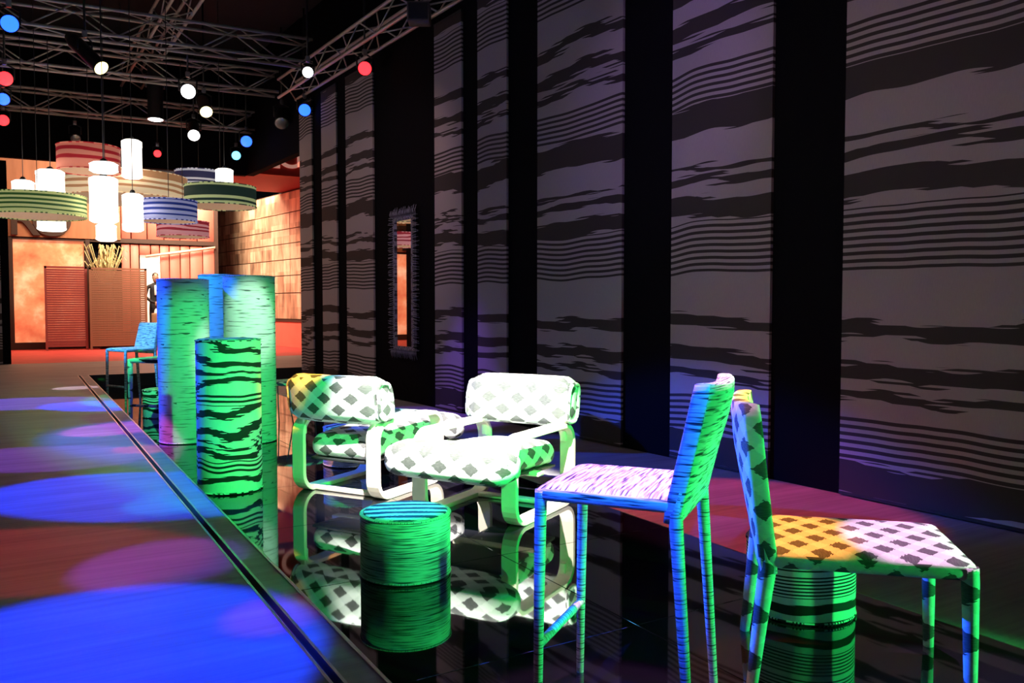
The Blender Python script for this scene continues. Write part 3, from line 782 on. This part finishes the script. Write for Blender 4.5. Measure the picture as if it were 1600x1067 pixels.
# big header letters
def glyph(name, ch_, x, z, height, mat, label, Y=Y_FAC, depth=.05, bold=.0, group=None, thin=0.0):
    cu = bpy.data.curves.new(name, 'FONT'); cu.body = ch_; cu.extrude = depth/2; cu.offset = bold
    cu.size = height / .7; tmp = bpy.data.objects.new('tmp', cu); COL.objects.link(tmp)
    bpy.context.view_layer.update()
    me = bpy.data.meshes.new_from_object(tmp.evaluated_get(bpy.context.evaluated_depsgraph_get()))
    bpy.data.objects.remove(tmp); me.materials.clear(); me.materials.append(mat)
    o = bpy.data.objects.new(name, me); COL.objects.link(o)
    o.location = (x, Y, z); o.rotation_euler = (math.pi/2, 0, 0)
    if label: tag(o, label, 'letter', group)
    return o
GL = 'dark brown letters on the wooden header'
hL = FZ(322) - FZ(370)
glyph('header_letter', 'R', FX(15), FZ(371), hL, MAT['dark_brown'], 'dark brown letter R on the wooden header by the pier', Y_FAC - .135, .06, .012, GL)
glyph('header_letter', 'O', FX(51), FZ(371), hL, MAT['dark_brown'], 'dark brown letter O on the wooden header behind the olive drum', Y_FAC - .135, .06, .012, GL)
glyph('header_letter', 'R', -3.35, FZ(371), hL, MAT['dark_brown'], 'dark brown letter R that shows reversed in the fringed mirror', Y_FAC - .135, .06, .012, GL)
# red boards
for (y0, y1, edges) in ((262, 371, [191, 207, 232, 258, 283, 310, 337]), (379, 520, [191, 205, 219])):
    for x0, x1 in zip(edges, edges[1:]):
        MB().bevel_box((FX(x0)+.012, Y_FAC, FZ(y1)), (FX(x1)-.012, Y_FAC+.08, FZ(y0)), .008, 1).build('plank', MAT['red_board'], fac)
for x0, x1 in zip([219, 237, 251, 266, 283, 298, 318, 337], [237, 251, 266, 283, 298, 318, 337]):
    yb = 396 if x1 <= 251 else 560
    MB().bevel_box((FX(x0)+.012, Y_FAC, max(D, FZ(yb))), (FX(x1)-.012, Y_FAC+.08, FZ(379)), .008, 1).build('plank', MAT['red_board'], fac)
MB().tube([(FX(228), Y_FAC-.12, FZ(399)), (FX(336), Y_FAC-.12, FZ(381))], .035, 8).build('handrail', MAT['beige_rail'], fac)
# bright niche: its wall emits, in place of light falling on it
MB().box((FX(221), Y_FAC+.10, D), (FX(252), Y_FAC+.14, FZ(396))).build('niche_wall', MAT['glow_wall'], fac)
# slatted screens
for (x0, x1, y0, y1, Y, m, lab) in ((70, 137, 416, 535, Y_FAC-.85, 'screen_red', 'dark red slatted screen standing before the amber panel'),
                                   (140, 230, 417, 531, Y_FAC-.95, 'screen_brown', 'brown slatted screen beside the dark red one')):
    xa, xb = atY(x0, 478, Y).x, atY(x1, 478, Y).x; zt = atY(100, y0, Y).z
    s = thing('slatted_screen', lab, 'screen', ((xa+xb)/2, Y, D), 0, 'slatted screens'); w = (xb-xa)/2; H = zt-D
    fm = MB(); fm.box((-w, -.02, 0), (-w+.05, .03, H)); fm.box((w-.05, -.02, 0), (w, .03, H)); fm.box((-w, -.02, H-.05), (w, .03, H))
    fm.build('frame', MAT[m], s)
    n = 34; o0 = None
    for k in range(n):
        z = .08 + (H-.14)*k/n
        if o0 is None: o = o0 = MB().box((-w+.04, -.01, 0), (w-.04, .01, (H-.14)/n*.90)).build('slat', MAT[m], s)
        else: o = bpy.data.objects.new('slat', o0.data); COL.objects.link(o); o.parent = s
        o.location = (0, 0, z)
# dried grass above the brown screen
pg = thing('dried_grass', 'bunch of dried yellow grass behind the brown slatted screen', 'plant', (FX(163), Y_FAC-.5, D))
pot = MB().lathe([(.16, 0), (.22, .9), (.14, 1.55), (.17, 1.65)], 24).build('pot', MAT['dark_brown'], pg)
gm = MB()
for k in range(90):
    a = random.uniform(0, 6.28); rr = random.uniform(.05, .45); zt = random.uniform(2.1, 2.66)
    gm.tube([(rr*.2*math.cos(a), 0, 1.55), (rr*.7*math.cos(a), .05*math.sin(a), (zt+1.7)/2), (rr*1.1*math.cos(a), .12*math.sin(a), zt), (rr*1.35*math.cos(a), .14*math.sin(a), zt-.12)], [.004, .006, .014, .004], 5)
tag(gm.build('stems', MAT['pampas'], pg), kind='stuff')
# wicker chair and bench by the niche
wc = thing('wicker_chair', 'brown wicker chair beside the brown screen', 'chair', (FX(247), Y_FAC-1.15, D), facing(0, -1))
cushion((-.28, -.28, .38), (.28, .28, .46), .03).build('seat', MAT['wicker'], wc)
cushion((-.28, -.31, .44), (.28, -.25, .90), .03).build('backrest', MAT['wicker'], wc)
for sx in (-.25, .25):
    for sy in (-.25, .25): MB().tube([(sx, sy, 0), (sx, sy, .40)], .02, 8).build('leg', MAT['wicker'], wc)
bn = thing('bench', 'white bench in front of the wicker chair', 'bench', (FX(250), Y_FAC-2.1, D))
MB().bevel_box((-.4, -.18, .38), (.4, .18, .45), .01).build('seat', MAT['bench_white'], bn)
for sx in (-.36, .36): MB().bevel_box((sx-.03, -.16, 0), (sx+.03, .16, .38), .006).build('leg', MAT['bench_white'], bn)
# standing person in a dark suit on the step of the niche
pl = tag(MB().bevel_box((FX(233), Y_FAC-.70, D), (FX(262), Y_FAC-.19, D+.16), .01).build('step', MAT['bench_white']), 'low white step at the lit niche where the person stands', 'step')
def person(loc, rz):
    root = thing('person', 'person in a dark suit and white shirt standing with folded hands by the brown screen', 'person', loc, rz)
    me = bpy.data.meshes.new('body')
    V = [(0,0,.95),(0,0,1.12),(0,0,1.32),(0,0,1.46),(0,.01,1.54),                     # pelvis..neck
         (.19,0,1.42),(.25,.02,1.16),(.12,.20,1.02),(.02,.24,1.00),
         (-.19,0,1.42),(-.25,.02,1.16),(-.12,.20,1.02),(-.02,.24,.98),
         (.10,0,.90),(.11,.02,.50),(.11,0,.08),(.12,.14,.03),(-.10,0,.90),(-.11,.02,.50),(-.11,0,.08),(-.12,.14,.03)]
    E_ = [(0,1),(1,2),(2,3),(3,4),(3,5),(5,6),(6,7),(7,8),(3,9),(9,10),(10,11),(11,12),(0,13),(13,14),(14,15),(15,16),(0,17),(17,18),(18,19),(19,20)]
    Rr = [.15,.145,.17,.11,.055,.07,.052,.04,.038,.07,.052,.04,.038,.095,.07,.05,.04,.095,.07,.05,.04]
    me.from_pydata(V, E_, []); o = bpy.data.objects.new('body', me); COL.objects.link(o); o.parent = root
    o.modifiers.new('skin', 'SKIN'); 
    for d, r in zip(me.skin_vertices[0].data if me.skin_vertices else [], Rr): d.radius = (r, r*.72)
    if me.skin_vertices: me.skin_vertices[0].data[0].use_root = True
    subsurf(o, 2); me.materials.append(MAT['suit'])
    hd = MB().lathe([(.01,-.13),(.05,-.12),(.072,-.07),(.082,0),(.08,.05),(.06,.10),(.01,.125)], 20); hd = hd.build('head', MAT['skin'], root); hd.location = (0, .02, 1.66); hd.scale = (.92, 1.1, 1)
    MB().lathe([(.014,0),(.004,.03)], 8, axis=(0,1,-.3), center=(0,.085,-.01)).build('nose', MAT['skin'], hd)
    for sx in (-1, 1):
        MB().lathe([(.012,-.02),(.014,.02)], 8, center=(sx*.082,0,-.01)).build('ear', MAT['skin'], hd)
        MB().lathe([(.006,0),(.002,.005)], 8, axis=(0,1,0), center=(sx*.03,.078,.015)).build('eye', MAT['hair'], hd)
    MB().lathe([(.084,.01),(.09,.06),(.068,.11),(.01,.138)], 20, center=(0,-.015,0)).build('hair', MAT['hair'], hd)
    MB().bevel_box((-.045,.108,1.20),(.045,.135,1.46),.01).build('shirt', MAT['shirt'], root)
    for sx in (-1, 1):
        hnd = MB().bevel_box((sx*.015-.035,.215,.955),(sx*.015+.035,.27,1.035),.02).build('hand', MAT['skin'], root)
        for k in range(4): MB().tube([(sx*.015-.026+.017*k,.262,.97),(sx*.015-.026+.017*k,.272,.945),(sx*.015-.026+.017*k,.25,.925)],.008,6).build('finger', MAT['skin'], hnd)
        MB().tube([(sx*.048,.245,1.01),(sx*.03,.275,.985),(sx*.01,.275,.965)],.009,6).build('thumb', MAT['skin'], hnd)
    return root
person((FX(240), Y_FAC-.42, D+.16), math.pi)

# mural wall with panel joints, dado and canopy
MD = Vector((.146, -.989, 0)).normalized(); MO = Vector((atY(340, 478, 27.0).x, 27.0, 0)); MN = Vector((-MD.y*-1, MD.x*-1, 0))
MN = Vector((MD.y, -MD.x, 0))
def mur(mb, a, b, z0, z1, o0, o1):
    pts = [MO + MD*s + MN*o + Vector((0,0,z)) for z in (z0, z1) for (s, o) in ((a,o0),(b,o0),(b,o1),(a,o1))]
    n = mb.add(pts)
    for q in ((0,3,2,1),(4,5,6,7),(0,1,5,4),(1,2,6,5),(2,3,7,6),(3,0,4,7)):
        mb.face([n+i for i in q], [((pts[i]-MO).dot(MD), pts[i].z) for i in q])
    return mb
mw = tag(mur(MB(), 0, 9, D, 4.29, -.3, -.06).build('wall_side', MAT['dark_brown']), kind='structure')
mur(MB(), 0, 9, D, .86, -.06, .02).build('dado', MAT['red_board'], mw)
mur(MB(), 0, 9, .86, .92, -.06, .04).build('dado_rail', MAT['dark_brown'], mw)
rows = [.93, 1.62, 2.08, 2.50, 2.92, 3.30, 3.72, 4.26]
for z0, z1 in zip(rows, rows[1:]):
    s = 0.0; w = 1.8
    while s < 9: mur(MB(), s+.008, min(9, s+w)-.008, z0+.012, z1-.012, -.06, 0).build('mural_panel', MAT['mural'], mw); s += w
tag(mw, kind='structure')
pA, pB = atY(378, 268, 19.4), atY(378, 268, 19.4)
cz = 1.28 + (478-268)/1294*18.6
cn = thing('sign_canopy', 'red canopy with pale thin capital letters above the stone mural', 'sign', (6.4, 20.4, cz))
MB().box((-2.4, -1.0, 0), (3.0, 1.9, .06)).build('soffit', MAT['canopy_dark'], cn)
MB().box((-2.4, -1.04, 0), (3.0, -1.0, 1.4)).build('fascia', MAT['canopy_red'], cn)
for ch_, px in (('L', 408), ('O', 430), ('E', 460)):
    o = glyph('letter', ch_, 0, 0, .62, MAT['letter_pink'], None, 0, .03)
    P = atY(px, 262, 19.36); o.parent = cn; o.location = (P.x - 6.4, -1.06, P.z - cz + .02)
